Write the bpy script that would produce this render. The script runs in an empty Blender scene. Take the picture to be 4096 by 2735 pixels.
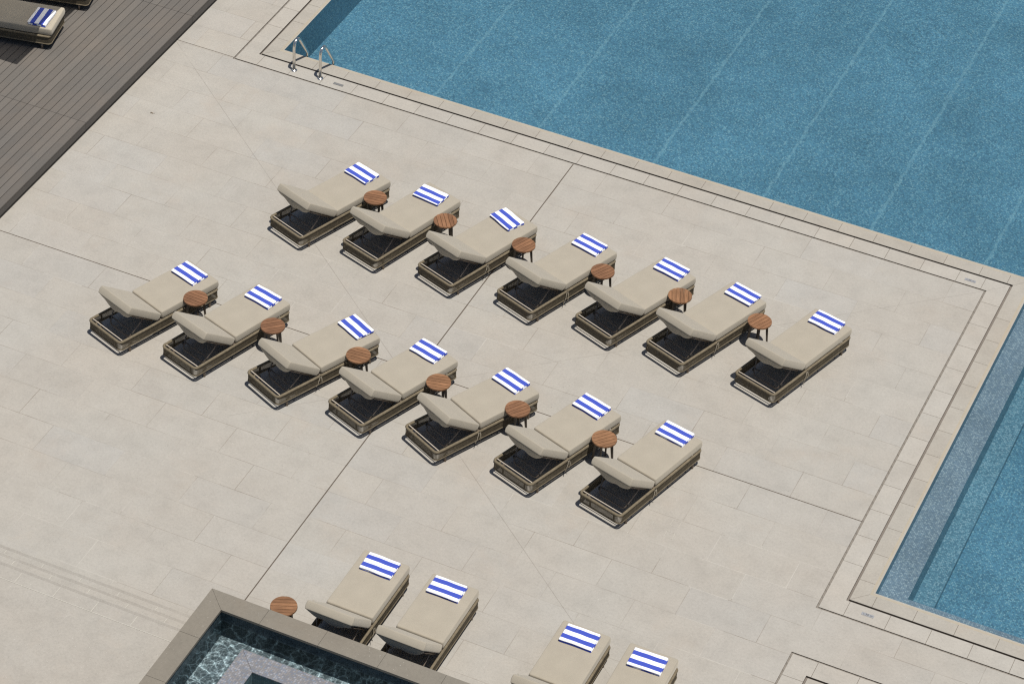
import bpy, bmesh, math, random
from mathutils import Vector, Matrix, noise

random.seed(7)
C = bpy.context.scene.collection
SC = bpy.context.scene
PI = math.pi
R = math.radians

# --------------------------------------------------------------------------
# node helper
# --------------------------------------------------------------------------
class G:
    def __init__(s, name):
        s.m = bpy.data.materials.new(name); s.m.use_nodes = True
        s.t = s.m.node_tree; s.t.nodes.clear()
        s.out = s.n('ShaderNodeOutputMaterial')
    def n(s, typ, ins=None, **props):
        nd = s.t.nodes.new(typ)
        for k, v in props.items(): setattr(nd, k, v)
        for k, v in (ins or {}).items(): s.set(nd.inputs[k], v)
        return nd
    def set(s, sock, v):
        if isinstance(v, bpy.types.NodeSocket): s.t.links.new(v, sock)
        else:
            if isinstance(v, (tuple, list)) and len(v) == 3 and sock.type == 'RGBA': v = (*v, 1)
            sock.default_value = v
    def math(s, op, a, b=0.0, c=None):
        nd = s.n('ShaderNodeMath', operation=op); s.set(nd.inputs[0], a)
        if len(nd.inputs) > 1: s.set(nd.inputs[1], b)
        if c is not None: s.set(nd.inputs[2], c)
        return nd.outputs[0]
    def vmath(s, op, a, b=None, scale=None):
        nd = s.n('ShaderNodeVectorMath', operation=op); s.set(nd.inputs[0], a)
        if b is not None: s.set(nd.inputs[1], b)
        if scale is not None: s.set(nd.inputs['Scale'], scale)
        return nd.outputs['Value'] if op in ('LENGTH', 'DISTANCE', 'DOT_PRODUCT') else nd.outputs['Vector']
    def pos(s): return s.n('ShaderNodeNewGeometry').outputs['Position']
    def obj(s): return s.n('ShaderNodeTexCoord').outputs['Object']
    def xyz(s, v):
        nd = s.n('ShaderNodeSeparateXYZ', {0: v}); return nd.outputs[0], nd.outputs[1], nd.outputs[2]
    def comb(s, x, y, z=0.0): return s.n('ShaderNodeCombineXYZ', {0: x, 1: y, 2: z}).outputs[0]
    def noise(s, v, scale, detail=3.0, rough=.55, dist=0.0, col=False):
        nd = s.n('ShaderNodeTexNoise', {'Vector': v, 'Scale': scale, 'Detail': detail, 'Roughness': rough, 'Distortion': dist})
        return nd.outputs['Color' if col else 'Fac']
    def white(s, v, col=False):
        return s.n('ShaderNodeTexWhiteNoise', {'Vector': v}, noise_dimensions='3D').outputs['Color' if col else 'Value']
    def ramp(s, f, stops, interp='LINEAR'):
        nd = s.n('ShaderNodeValToRGB', {'Fac': f}); cr = nd.color_ramp; cr.interpolation = interp
        while len(cr.elements) < len(stops): cr.elements.new(.5)
        for e, (p, c) in zip(cr.elements, stops):
            e.position = p; e.color = (c, c, c, 1) if isinstance(c, (int, float)) else (*c, 1)
        return nd.outputs['Color']
    def mix(s, f, a, b, typ='MIX'):
        nd = s.n('ShaderNodeMix', data_type='RGBA', blend_type=typ)
        s.set(nd.inputs['Factor'], f); s.set(nd.inputs['A'], a); s.set(nd.inputs['B'], b)
        return [o for o in nd.outputs if o.type == 'RGBA'][0]
    def maprange(s, v, a, b, c, d):
        nd = s.n('ShaderNodeMapRange', {'Value': v, 'From Min': a, 'From Max': b, 'To Min': c, 'To Max': d}); return nd.outputs[0]
    def bump(s, h, strength=.3, dist=.01):
        return s.n('ShaderNodeBump', {'Height': h, 'Strength': strength, 'Distance': dist}).outputs[0]
    def line(s, v, pitch, off, half):
        """mask: 1 within `half` of a line at off + k*pitch"""
        t = s.math('FRACT', s.math('DIVIDE', s.math('SUBTRACT', v, off), pitch))
        d = s.math('MULTIPLY', s.math('MINIMUM', t, s.math('SUBTRACT', 1.0, t)), pitch)
        return s.math('LESS_THAN', d, half)
    def done(s, color, rough=.7, metal=0.0, normal=None, spec=.4, **kw):
        b = s.n('ShaderNodeBsdfPrincipled')
        s.set(b.inputs['Base Color'], color); s.set(b.inputs['Roughness'], rough); s.set(b.inputs['Metallic'], metal)
        s.set(b.inputs['Specular IOR Level'], spec)
        if normal is not None: s.set(b.inputs['Normal'], normal)
        for k, v in kw.items(): s.set(b.inputs[k], v)
        s.t.links.new(b.outputs[0], s.out.inputs['Surface']); return s.m

M = {}

# ---- stone -----------------------------------------------------------------
STONE = (.366, .344, .303)
def stone(name, base, joints=None, rows=False, lines=(), tint=1.0, mott=.78):
    g = G(name); p = g.pos(); x, y, z = g.xyz(p)
    n1 = g.noise(p, .45, 3, .6); n2 = g.noise(p, 2.6, 5, .65); n3 = g.noise(p, 26, 4, .7); n4 = g.noise(p, 95, 2, .6)
    col = g.mix(g.maprange(n1, .35, .7, 0, 1), base, tuple(c * k for c, k in zip(base, (.985, .955, .93))))
    col = g.mix(1.0, col, g.ramp(n2, [(.3, 1 - .10 * mott), (.5, 1.0), (.72, 1 + .07 * mott)]), 'MULTIPLY')
    col = g.mix(1.0, col, g.ramp(n3, [(.28, 1 - .12 * mott), (.5, 1.0), (.75, 1 + .09 * mott)]), 'MULTIPLY')
    col = g.mix(1.0, col, g.ramp(n4, [(.25, .93), (.5, 1.0), (.78, 1.06)]), 'MULTIPLY')
    # pinkish rubbed patches
    n5 = g.noise(g.vmath('ADD', p, (31, 7, 0)), .8, 4, .7)
    col = g.mix(g.maprange(n5, .56, .75, 0, .4), col, tuple(c * k for c, k in zip(base, (1.02, .93, .86))))
    # specks
    sp = g.noise(g.vmath('ADD', p, (3, 17, 0)), 42, 1, .5)
    col = g.mix(g.maprange(sp, .745, .78, 0, .45), col, (.12, .105, .085))
    sp2 = g.noise(g.vmath('ADD', p, (13, 1, 0)), 50, 1, .5)
    col = g.mix(g.maprange(sp2, .75, .79, 0, .5), col, (.62, .6, .55))
    bumpv = n3
    if rows:
        RH, BW = .5975, 1.203
        row = g.math('FLOOR', g.math('DIVIDE', g.math('MULTIPLY', y, -1.0), RH))
        odd = g.math('MODULO', g.math('ADD', row, 200.0), 2.0)
        xs = g.math('SUBTRACT', x, g.math('ADD', -.523, g.math('MULTIPLY', odd, BW / 2)))
        colid = g.math('FLOOR', g.math('DIVIDE', xs, BW))
        w = g.white(g.comb(row, colid, .5))
        col = g.mix(1.0, col, g.ramp(w, [(0, .98), (1, 1.018)]), 'MULTIPLY')
        w2 = g.white(g.comb(row, colid, 7.5))
        col = g.mix(g.maprange(w2, .6, 1, 0, .5), col, g.mix(1.0, col, (.97, 1.0, 1.05), 'MULTIPLY'))
        jm = g.math('MAXIMUM', g.line(xs, BW, 0.0, .0045), g.line(y, RH, 0.0, .0045))
        vis = g.noise(g.vmath('ADD', p, (5, 5, 0)), .75, 4, .7)
        jv = g.maprange(vis, .43, .74, .08, .75)
        wht = g.noise(g.vmath('ADD', p, (45, 25, 0)), .33, 2, .6)
        jc = g.mix(g.math('GREATER_THAN', wht, .58), (.13, .095, .065), (.53, .50, .44))
        col = g.mix(g.math('MULTIPLY', jm, jv), col, jc)
    for (a, b, c, half, dark, lo, hi) in lines:      # straight joints a*x+b*y+c=0, a2+b2=1
        d = g.math('ABSOLUTE', g.math('ADD', g.math('ADD', g.math('MULTIPLY', x, a), g.math('MULTIPLY', y, b)), c))
        m = g.math('LESS_THAN', d, half)
        if lo is not None:
            m = g.math('MULTIPLY', m, g.math('MULTIPLY', g.math('GREATER_THAN', x, lo), g.math('LESS_THAN', x, hi)))
        brk = 1.0 if dark > .8 else g.maprange(g.noise(p, 1.1, 2), .33, .5, .25, 1)
        col = g.mix(g.math('MULTIPLY', m, g.math('MULTIPLY', brk, dark)), col, (.075, .055, .038))
    for k, (ax, off, pitch, lo, hi) in enumerate(joints or ()):
        c = (x, y)[ax]
        m = g.line(c, pitch, off, .0036)
        inr = g.math('MULTIPLY', g.math('GREATER_THAN', c, lo), g.math('LESS_THAN', c, hi))
        col = g.mix(g.math('MULTIPLY', g.math('MULTIPLY', m, inr), .82), col, JC)
        idx = g.math('FLOOR', g.math('DIVIDE', g.math('SUBTRACT', c, off), pitch))
        w = g.white(g.comb(idx, float(ax) + .3 + k, .7))
        col = g.mix(1.0, col, g.ramp(w, [(0, .972), (1, 1.025)]), 'MULTIPLY')
    return g.done(col, .72, normal=g.bump(bumpv, .12, .004), spec=.25)

s1 = math.hypot(.829, 1); s2 = math.hypot(.891, 1)
JC = (.115, .09, .065)
M['paving'] = stone('paving_stone', STONE, rows=True, lines=[
    (1, 0, 7.15, .0085, .95, -7.4, -6.9), (0, 1, 5.975, .008, .95, -30, 0), (0, 1, -.03, .007, .9, -14.8, -13.5),
    (.829 / s1, 1 / s1, (.27 + .829 * 14.374) * 1 / s1, .0045, .34, -15, 0), (.891 / s2, -1 / s2, 0, .004, .26, -9.2, 0)])
JC = (.10, .078, .055)
SB = tuple(c * 1.04 for c in STONE)
BIG = 99.0
M['strip_x'] = stone('border_stone_far', SB, joints=[(0, -11.917, .6006, -13.3, -.3), (0, -.081, 50, -.2, 0)])
M['strip_xn'] = stone('border_stone_near', SB, joints=[(0, .383, .603, 0, BIG)])
M['strip_y'] = stone('border_stone_right', SB, joints=[(1, -.287, .5975, -7.6, 0)])
M['strip_yl'] = stone('border_stone_left', SB, joints=[(1, .61, .603, .3, BIG)])
M['strip_y3'] = stone('border_stone_second_basin', SB, joints=[(1, -9.36, .6, -BIG, -9.2)])
M['strip_c'] = stone('border_stone_corner', SB, lines=[(.7071, -.7071, 0, .0025, .5, .0, .5)])
WARM = (.350, .326, .281)
MIT = [(.7071, -.7071, 13.555 * .7071, .003, .6, -13.4, -12.7), (.7071, -.7071, 0, .003, .6, .2, .8), (.7071, -.7071, -7.925 * .7071, .003, .6, .2, .8)]
M['coping_x'] = stone('coping_stone_far', WARM, joints=[(0, -11.62, .6004, -12.6, -.1), (0, .255, 50, .1, .3)], lines=MIT, mott=.8)
M['coping_xn'] = stone('coping_stone_near', WARM, joints=[(0, .691, .6, .3, BIG)], lines=MIT, mott=.8)
M['coping_y'] = stone('coping_stone_right', WARM, joints=[(1, -.561, .5958, -7.3, .2)], lines=MIT, mott=.8)
M['coping_yl'] = stone('coping_stone_left', WARM, joints=[(1, .912, .6, .7, BIG)], lines=MIT, mott=.8)
M['coping_band'] = stone('coping_ochre_band', (.368, .325, .25), mott=.6)
M['coping_lip'] = stone('coping_lip_stone', (.365, .338, .285), mott=.6)
M['curb'] = stone('spa_curb_stone', (.20, .181, .148), mott=.7)

def steel_brown():
    g = G('drain_grille'); p = g.pos(); x, y, z = g.xyz(p)
    a = g.math('ADD', x, y)
    hole = g.line(a, .145, .0, .018)
    n = g.noise(p, 30, 3)
    col = g.mix(g.math('MULTIPLY', hole, .22), g.mix(n, (.20, .175, .145), (.29, .26, .22)), (.01, .009, .008))
    return g.done(col, .6, .2)
M['grille'] = steel_brown()
g = G('drain_channel_metal'); M['channel'] = g.done(g.mix(g.noise(g.pos(), 14, 3), (.045, .037, .03), (.10, .082, .066)), .6)

# ---- mosaics ---------------------------------------------------------------
def mosaic(name, pal, grout, size=.025, patch=.12, lanes=(), gw=.09, contrast=1.0, rough=.35):
    g = G(name); p = g.pos()
    q = g.vmath('SCALE', p, scale=1.0 / size)
    q = g.vmath('ADD', q, (.37, .41, .43))
    cell = g.vmath('FLOOR', q); fr = g.vmath('FRACTION', q)
    w = g.white(cell)
    n = len(pal)
    col = g.ramp(w, [(i / n, c) for i, c in enumerate(pal)], 'CONSTANT')
    fx, fy, fz = g.xyz(fr)
    nx, ny, nz = g.xyz(g.n('ShaderNodeNewGeometry').outputs['True Normal'])
    def edge(f, nn):
        e = g.math('LESS_THAN', g.math('MINIMUM', f, g.math('SUBTRACT', 1.0, f)), gw)
        return g.math('MULTIPLY', e, g.math('LESS_THAN', g.math('ABSOLUTE', nn), .5))
    em = g.math('MAXIMUM', g.math('MAXIMUM', edge(fx, nx), edge(fy, ny)), edge(fz, nz))
    col = g.mix(g.math('MULTIPLY', em, .75), col, grout)
    # sheet-to-sheet variation (mosaics are laid in 30 cm sheets)
    sh = g.white(g.vmath('FLOOR', g.vmath('SCALE', p, scale=1 / .3)))
    col = g.mix(1.0, col, g.ramp(sh, [(0, 1 - patch * .35), (1, 1 + patch * .35)]), 'MULTIPLY')
    col = g.mix(1.0, col, g.ramp(g.noise(p, .55, 3, .6), [(.3, 1 - patch), (.7, 1 + patch)]), 'MULTIPLY')
    x, y, z = g.xyz(p)
    for lx in lanes:
        jit = g.math('MULTIPLY', g.math('SUBTRACT', g.noise(p, 5, 3), .5), .10)
        d = g.math('ABSOLUTE', g.math('SUBTRACT', g.math('ADD', x, jit), lx))
        m = g.math('LESS_THAN', d, .026)
        m = g.math('MULTIPLY', m, g.maprange(g.noise(p, 11, 3, .6), .36, .58, .35, 1.0))
        col = g.mix(g.math('MULTIPLY', m, .30), col, (.22, .38, .43))
    return g.done(col, rough, spec=.3)
LANES = (-10.45, -8.45, -6.30, -4.29, -2.37, -.36)
M['mosaic_pool'] = mosaic('pool_mosaic', [(0.0610, 0.1512, 0.2238), (0.0721, 0.1862, 0.2703), (0.0832, 0.2056, 0.2857), (0.0527, 0.1318, 0.1967), (0.0777, 0.2017, 0.2974), (0.0971, 0.2289, 0.3051), (0.0666, 0.1667, 0.2509), (0.1471, 0.2794, 0.3438)], (0.0672, 0.1258, 0.1518), lanes=LANES)
M['mosaic_ledge'] = mosaic('ledge_mosaic', [(0.1358, 0.1832, 0.2298), (0.1630, 0.2146, 0.2597), (0.1195, 0.1676, 0.2148), (0.1902, 0.2459, 0.2847), (0.1467, 0.2041, 0.2597), (0.2392, 0.2981, 0.3346)], (0.102, 0.136, 0.156))
M['mosaic_step'] = mosaic('step_mosaic', [(0.0766, 0.1740, 0.2396), (0.0996, 0.2123, 0.2799), (0.0674, 0.1521, 0.2108), (0.1226, 0.2451, 0.3087), (0.1686, 0.2834, 0.3433)], (0.0805, 0.1368, 0.1656))
M['mosaic_spa'] = mosaic('spa_mosaic', [(.028, .045, .055), (.04, .062, .075), (.02, .032, .042), (.055, .08, .095)], (.06, .085, .09), gw=.12, size=.03)
M['mosaic_seat'] = mosaic('spa_seat_mosaic', [(.13, .15, .152), (.16, .182, .185), (.11, .13, .135), (.19, .212, .215)], (.09, .12, .12), size=.03)
M['mosaic_rim'] = mosaic('spa_rim_mosaic', [(.185, .190, .20), (.23, .225, .228), (.165, .175, .20), (.26, .268, .29), (.205, .2, .2), (.185, .21, .25)], (.17, .155, .15), size=.03)
M['mosaic_tub'] = mosaic('spa_tub_mosaic', [(.02, .055, .062), (.03, .072, .08), (.017, .045, .052)], (.03, .06, .065), size=.03)

# ---- water -----------------------------------------------------------------
def water(name, tint, rings=(), fine=.10, caustic=0.0, bumpd=.01):
    g = G(name); p = g.pos()
    x, y, z = g.xyz(p)
    # ripple light painted into the transparent tint as a brighter and darker pattern
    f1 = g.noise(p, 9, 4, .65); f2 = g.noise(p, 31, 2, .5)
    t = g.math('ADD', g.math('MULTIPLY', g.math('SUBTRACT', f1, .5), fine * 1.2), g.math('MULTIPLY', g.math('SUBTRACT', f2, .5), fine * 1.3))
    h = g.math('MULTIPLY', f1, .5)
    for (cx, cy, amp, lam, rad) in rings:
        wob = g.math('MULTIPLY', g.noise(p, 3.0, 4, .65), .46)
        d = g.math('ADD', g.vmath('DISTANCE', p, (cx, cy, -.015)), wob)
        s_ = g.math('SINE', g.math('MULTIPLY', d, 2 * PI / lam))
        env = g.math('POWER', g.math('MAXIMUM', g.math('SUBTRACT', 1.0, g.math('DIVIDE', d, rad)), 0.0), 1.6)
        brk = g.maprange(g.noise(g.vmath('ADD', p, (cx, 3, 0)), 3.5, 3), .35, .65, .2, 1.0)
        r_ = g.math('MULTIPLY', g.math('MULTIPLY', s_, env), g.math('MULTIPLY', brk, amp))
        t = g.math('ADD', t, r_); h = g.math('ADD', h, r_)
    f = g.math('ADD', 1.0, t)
    if caustic > 0:  # bright caustic net painted into the tint, also thrown on the floor
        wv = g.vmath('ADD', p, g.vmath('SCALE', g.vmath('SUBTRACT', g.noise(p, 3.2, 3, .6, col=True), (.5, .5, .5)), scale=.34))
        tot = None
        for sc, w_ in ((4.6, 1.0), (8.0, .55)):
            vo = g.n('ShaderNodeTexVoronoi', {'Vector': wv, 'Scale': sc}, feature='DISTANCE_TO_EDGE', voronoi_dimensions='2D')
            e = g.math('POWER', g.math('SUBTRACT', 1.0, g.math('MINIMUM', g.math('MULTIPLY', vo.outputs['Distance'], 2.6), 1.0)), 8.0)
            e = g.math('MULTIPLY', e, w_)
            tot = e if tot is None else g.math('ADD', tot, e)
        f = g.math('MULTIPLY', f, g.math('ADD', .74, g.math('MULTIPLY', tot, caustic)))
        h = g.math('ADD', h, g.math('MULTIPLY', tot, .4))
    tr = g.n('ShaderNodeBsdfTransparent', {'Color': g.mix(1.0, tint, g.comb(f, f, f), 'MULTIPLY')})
    nrm = g.bump(h, .25, bumpd)
    gl = g.n('ShaderNodeBsdfGlossy', {'Roughness': .04, 'Normal': nrm})
    fr = g.n('ShaderNodeFresnel', {'IOR': 1.33, 'Normal': nrm})
    mx = g.n('ShaderNodeMixShader', {0: fr.outputs[0], 1: tr.outputs[0], 2: gl.outputs[0]})
    g.t.links.new(mx.outputs[0], g.out.inputs['Surface'])
    return g.m
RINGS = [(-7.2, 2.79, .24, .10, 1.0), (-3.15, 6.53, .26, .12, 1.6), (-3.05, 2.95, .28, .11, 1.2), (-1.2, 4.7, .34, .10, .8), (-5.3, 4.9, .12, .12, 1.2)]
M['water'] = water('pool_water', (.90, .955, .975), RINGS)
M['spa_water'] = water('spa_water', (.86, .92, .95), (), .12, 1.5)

# ---- lounger materials -----------------------------------------------------
def fabric(name, base, scale=1.0):
    g = G(name); p = g.obj()
    n1 = g.noise(p, 3.2, 4, .6); n2 = g.noise(p, 190, 2, .6); n3 = g.noise(p, 14, 4, .6, .6)
    col = g.mix(1.0, base, g.ramp(n1, [(.3, .95), (.7, 1.05)]), 'MULTIPLY')
    col = g.mix(1.0, col, g.ramp(n2, [(.25, .88), (.75, 1.12)]), 'MULTIPLY')
    h = g.math('ADD', g.math('MULTIPLY', n2, .25), g.math('MULTIPLY', n3, 1.0))
    return g.done(col, .92, normal=g.bump(h, .35, .006), spec=.15, **{'Sheen Weight': .42, 'Sheen Roughness': .55, 'Sheen Tint': (1.0, .93, .80, 1)})
M['cushion'] = fabric('beige_canvas', (.345, .306, .241))
M['flap'] = fabric('beige_canvas_underside', (.345, .303, .236))
def cord(name, k):
    g = G(name); p = g.obj(); x, y, z = g.xyz(p)
    t = g.n('ShaderNodeTexWave', {'Vector': p, 'Scale': 42, 'Distortion': 1.5, 'Detail': 1}, wave_type='BANDS', bands_direction='DIAGONAL').outputs['Fac']
    n = g.noise(p, 20, 3)
    col = g.mix(t, tuple(c * k for c in (.128, .103, .066)), tuple(c * k for c in (.225, .185, .125)))
    col = g.mix(1.0, col, g.ramp(n, [(.3, .82), (.7, 1.15)]), 'MULTIPLY')
    return g.done(col, .75, normal=g.bump(t, .5, .003), spec=.2)
M['cord'] = cord('woven_cord', 1.0); M['cord_shaded'] = cord('woven_cord_shaded', .62)  # second one: same cord, shade of the upright sides put into its colour
g = G('taupe_metal'); M['frame'] = g.done(g.mix(g.noise(g.obj(), 30, 3), (.15, .12, .095), (.21, .17, .135)), .45, .3)
g = G('pale_bar'); M['bar'] = g.done(g.mix(g.noise(g.obj(), 30, 3), (.42, .36, .29), (.52, .455, .37)), .5)
g = G('black_plastic'); M['black'] = g.done(g.mix(g.noise(g.obj(), 60, 2), (.015, .015, .015), (.03, .03, .03)), .5)
g = G('ribbon_cotton'); M['ribbon'] = g.done(g.mix(g.noise(g.obj(), 80, 2), (.55, .49, .38), (.66, .59, .47)), .9)

def towel_mat(name, phase, invert=False):
    g = G(name); p = g.obj(); x, y, z = g.xyz(p)
    wob = g.math('MULTIPLY', g.math('SUBTRACT', g.noise(p, 5, 2), .5), .016)
    u = g.math('ADD', g.math('ADD', x, wob), phase)
    f = g.math('FRACT', g.math('DIVIDE', u, .158))
    m = g.math('LESS_THAN', f, .5)
    if invert: m = g.math('SUBTRACT', 1.0, m)
    n = g.noise(p, 160, 3, .7)
    white = g.mix(n, (.80, .80, .83), (.90, .90, .92)); blue = g.mix(n, (.042, .068, .37), (.066, .10, .47))
    return g.done(g.mix(m, white, blue), .95, normal=g.bump(n, .6, .004), spec=.1, **{'Sheen Weight': .15})
# ---- wood ------------------------------------------------------------------
def teak():
    g = G('oiled_teak'); p = g.obj()
    q = g.vmath('MULTIPLY', p, (3.0, 34.0, 10.0))
    n = g.noise(q, 2.2, 4, .65, .5); n2 = g.noise(p, 6, 3)
    oi = g.n('ShaderNodeObjectInfo').outputs['Random']
    col = g.ramp(n, [(.25, (.125, .064, .032)), (.5, (.212, .106, .053)), (.78, (.30, .156, .083))])
    x, y, z = g.xyz(p)
    sl = g.white(g.comb(g.math('FLOOR', g.math('DIVIDE', y, .062)), oi, .2))
    col = g.mix(1.0, col, g.ramp(sl, [(0, .82), (1, 1.18)]), 'MULTIPLY')
    col = g.mix(1.0, col, g.ramp(oi, [(0, (.86, .84, .86)), (.5, (1.0, .98, .97)), (1, (1.16, 1.2, 1.15))]), 'MULTIPLY')
    return g.done(g.mix(1.0, col, g.ramp(n2, [(.3, .9), (.7, 1.1)]), 'MULTIPLY'), .5, normal=g.bump(n, .15, .002), spec=.35)
M['teak'] = teak()
g = G('bronze_leg'); M['leg'] = g.done(g.mix(g.noise(g.obj(), 14, 3), (.075, .06, .045), (.13, .105, .08)), .55, .2)
def deckwood():
    g = G('grey_deck_board'); p = g.pos(); x, y, z = g.xyz(p)
    bi = g.math('FLOOR', g.math('DIVIDE', g.math('ADD', x, 14.665), .1405)); bj = g.math('FLOOR', g.math('DIVIDE', g.math('ADD', y, 3.06), 3.6))
    w = g.white(g.comb(bi, bj, .5))
    q = g.vmath('MULTIPLY', p, (22, 1.2, 22)); n = g.noise(q, 1.6, 4, .6); n2 = g.noise(p, 1.5, 4, .65)
    col = g.mix(n, (.108, .098, .087), (.136, .125, .112))
    col = g.mix(g.maprange(n2, .4, .7, 0, .7), col, (.145, .124, .104))
    col = g.mix(1.0, col, g.ramp(w, [(0, .91), (1, 1.08)]), 'MULTIPLY')
    sp = g.noise(p, 38, 1); col = g.mix(g.maprange(sp, .74, .78, 0, .35), col, (.05, .045, .04))
    return g.done(col, .7, normal=g.bump(n, .1, .003), spec=.25)
M['deck'] = deckwood()
g = G('deck_fascia_grey'); M['fascia'] = g.done(g.mix(g.noise(g.pos(), 6, 3), (.085, .077, .07), (.11, .10, .09)), .7)
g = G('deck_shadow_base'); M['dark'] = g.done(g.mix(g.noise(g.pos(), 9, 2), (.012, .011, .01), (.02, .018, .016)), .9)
g = G('polished_steel'); M['steel'] = g.done(g.mix(g.noise(g.obj(), 25, 2), (.68, .65, .60), (.78, .75, .70)), .22, 1.0)
g = G('brushed_plate'); M['plate'] = g.done(g.mix(g.noise(g.obj(), 60, 2), (.33, .335, .34), (.42, .42, .425)), .45, .35)
g = G('dull_grey_plate'); M['plate_dull'] = g.done(g.mix(g.noise(g.obj(), 60, 2), (.19, .188, .182), (.24, .235, .225)), .5, .3)
g = G('engraved_black'); M['ink'] = g.done(g.mix(g.noise(g.obj(), 90, 2), (.05, .05, .05), (.09, .09, .09)), .6)
g = G('pale_grout'); M['grout'] = g.done(g.mix(g.noise(g.pos(), 9, 2), (.41, .385, .33), (.50, .475, .415)), .85)
g = G('nosing_groove'); M['groove'] = g.done(g.mix(g.noise(g.pos(), 5, 2), (.30, .283, .246), (.335, .317, .28)), .85)
g = G('parasol_canvas'); cc = g.mix(g.noise(g.obj(), 30, 2), (.80, .75, .66), (.86, .81, .72))
_d = g.n('ShaderNodeBsdfDiffuse', {'Color': cc}); _t = g.n('ShaderNodeBsdfTranslucent', {'Color': cc}); _m = g.n('ShaderNodeMixShader', {0: .78, 1: _d.outputs[0], 2: _t.outputs[0]})
g.t.links.new(_m.outputs[0], g.out.inputs['Surface']); M['canvas'] = g.m
g = G('dry_leaf'); M['dry'] = g.done(g.mix(g.noise(g.obj(), 60, 2), (.10, .06, .03), (.19, .12, .06)), .85)

# --------------------------------------------------------------------------
# mesh helpers
# --------------------------------------------------------------------------
def link(name, bm, mats, parent=None, smooth=False, kind=None, loc=None):
    me = bpy.data.meshes.new(name); bm.normal_update(); bm.to_mesh(me); bm.free()
    for m in (mats if isinstance(mats, (list, tuple)) else [mats]): me.materials.append(M[m] if isinstance(m, str) else m)
    if smooth:
        for p in me.polygons: p.use_smooth = True
    o = bpy.data.objects.new(name, me); C.objects.link(o)
    if parent is not None: o.parent = parent
    if kind: o['kind'] = kind
    if loc: o.location = loc
    return o
def tag(o, label, cat, group=None, kind=None):
    o['label'] = label; o['category'] = cat
    if group: o['group'] = group
    if kind: o['kind'] = kind
    return o
def empty(name, loc=(0, 0, 0), rz=0):
    o = bpy.data.objects.new(name, None); C.objects.link(o); o.empty_display_size = .2
    o.location = loc; o.rotation_euler = (0, 0, rz); return o
def box(bm, x0, x1, y0, y1, z0, z1, mi=0):
    v = [bm.verts.new((x, y, z)) for z in (z0, z1) for y in (y0, y1) for x in (x0, x1)]
    for f in ((0, 2, 3, 1), (4, 5, 7, 6), (0, 1, 5, 4), (2, 6, 7, 3), (0, 4, 6, 2), (1, 3, 7, 5)):
        fc = bm.faces.new([v[i] for i in f]); fc.material_index = mi
    return v
def tube(bm, pts, r, seg=8, closed=False, mi=0, caps=True, rs=None):
    pts = [Vector(p) for p in pts]; n = len(pts); rings = []
    up0 = None
    for i, p in enumerate(pts):
        a = pts[(i - 1) % n] if (closed or i > 0) else None; b = pts[(i + 1) % n] if (closed or i < n - 1) else None
        t = ((p - a).normalized() if a is not None else Vector()) + ((b - p).normalized() if b is not None else Vector())
        t.normalize()
        if up0 is None: up0 = Vector((0, 0, 1)) if abs(t.z) < .9 else Vector((1, 0, 0))
        s = t.cross(up0).normalized(); up = s.cross(t).normalized()
        if not closed: up0 = up
        k = 1.0
        if a is not None and b is not None:
            k = 1 / max(.5, math.sqrt(max(.0, (1 + (p - a).normalized().dot((b - p).normalized())) / 2)))
        rr = rs[i] if rs else r
        rings.append([bm.verts.new(p + (s * math.cos(2 * PI * j / seg) + up * math.sin(2 * PI * j / seg)) * rr) for j in range(seg)])
    m = n if closed else n - 1
    for i in range(m):
        A, B = rings[i], rings[(i + 1) % n]
        for j in range(seg):
            f = bm.faces.new((A[j], A[(j + 1) % seg], B[(j + 1) % seg], B[j])); f.material_index = mi; f.smooth = True
    if not closed and caps:
        for rg in (rings[0][::-1], rings[-1]):
            f = bm.faces.new(rg); f.material_index = mi
def rrect(hx, hy, r, n=5):
    """rounded rectangle outline (ccw), centred"""
    out = []
    for cx, cy, a0 in ((hx - r, hy - r, 0), (-hx + r, hy - r, 90), (-hx + r, -hy + r, 180), (hx - r, -hy + r, 270)):
        for k in range(n + 1):
            a = R(a0 + 90 * k / n); out.append((cx + r * math.cos(a), cy + r * math.sin(a)))
    return out
def densify(pts, step):
    out = []
    for i, a in enumerate(pts):
        b = pts[(i + 1) % len(pts)]; d = math.hypot(b[0] - a[0], b[1] - a[1]); k = max(1, int(d / step))
        for j in range(k): out.append((a[0] + (b[0] - a[0]) * j / k, a[1] + (b[1] - a[1]) * j / k))
    return out
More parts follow.
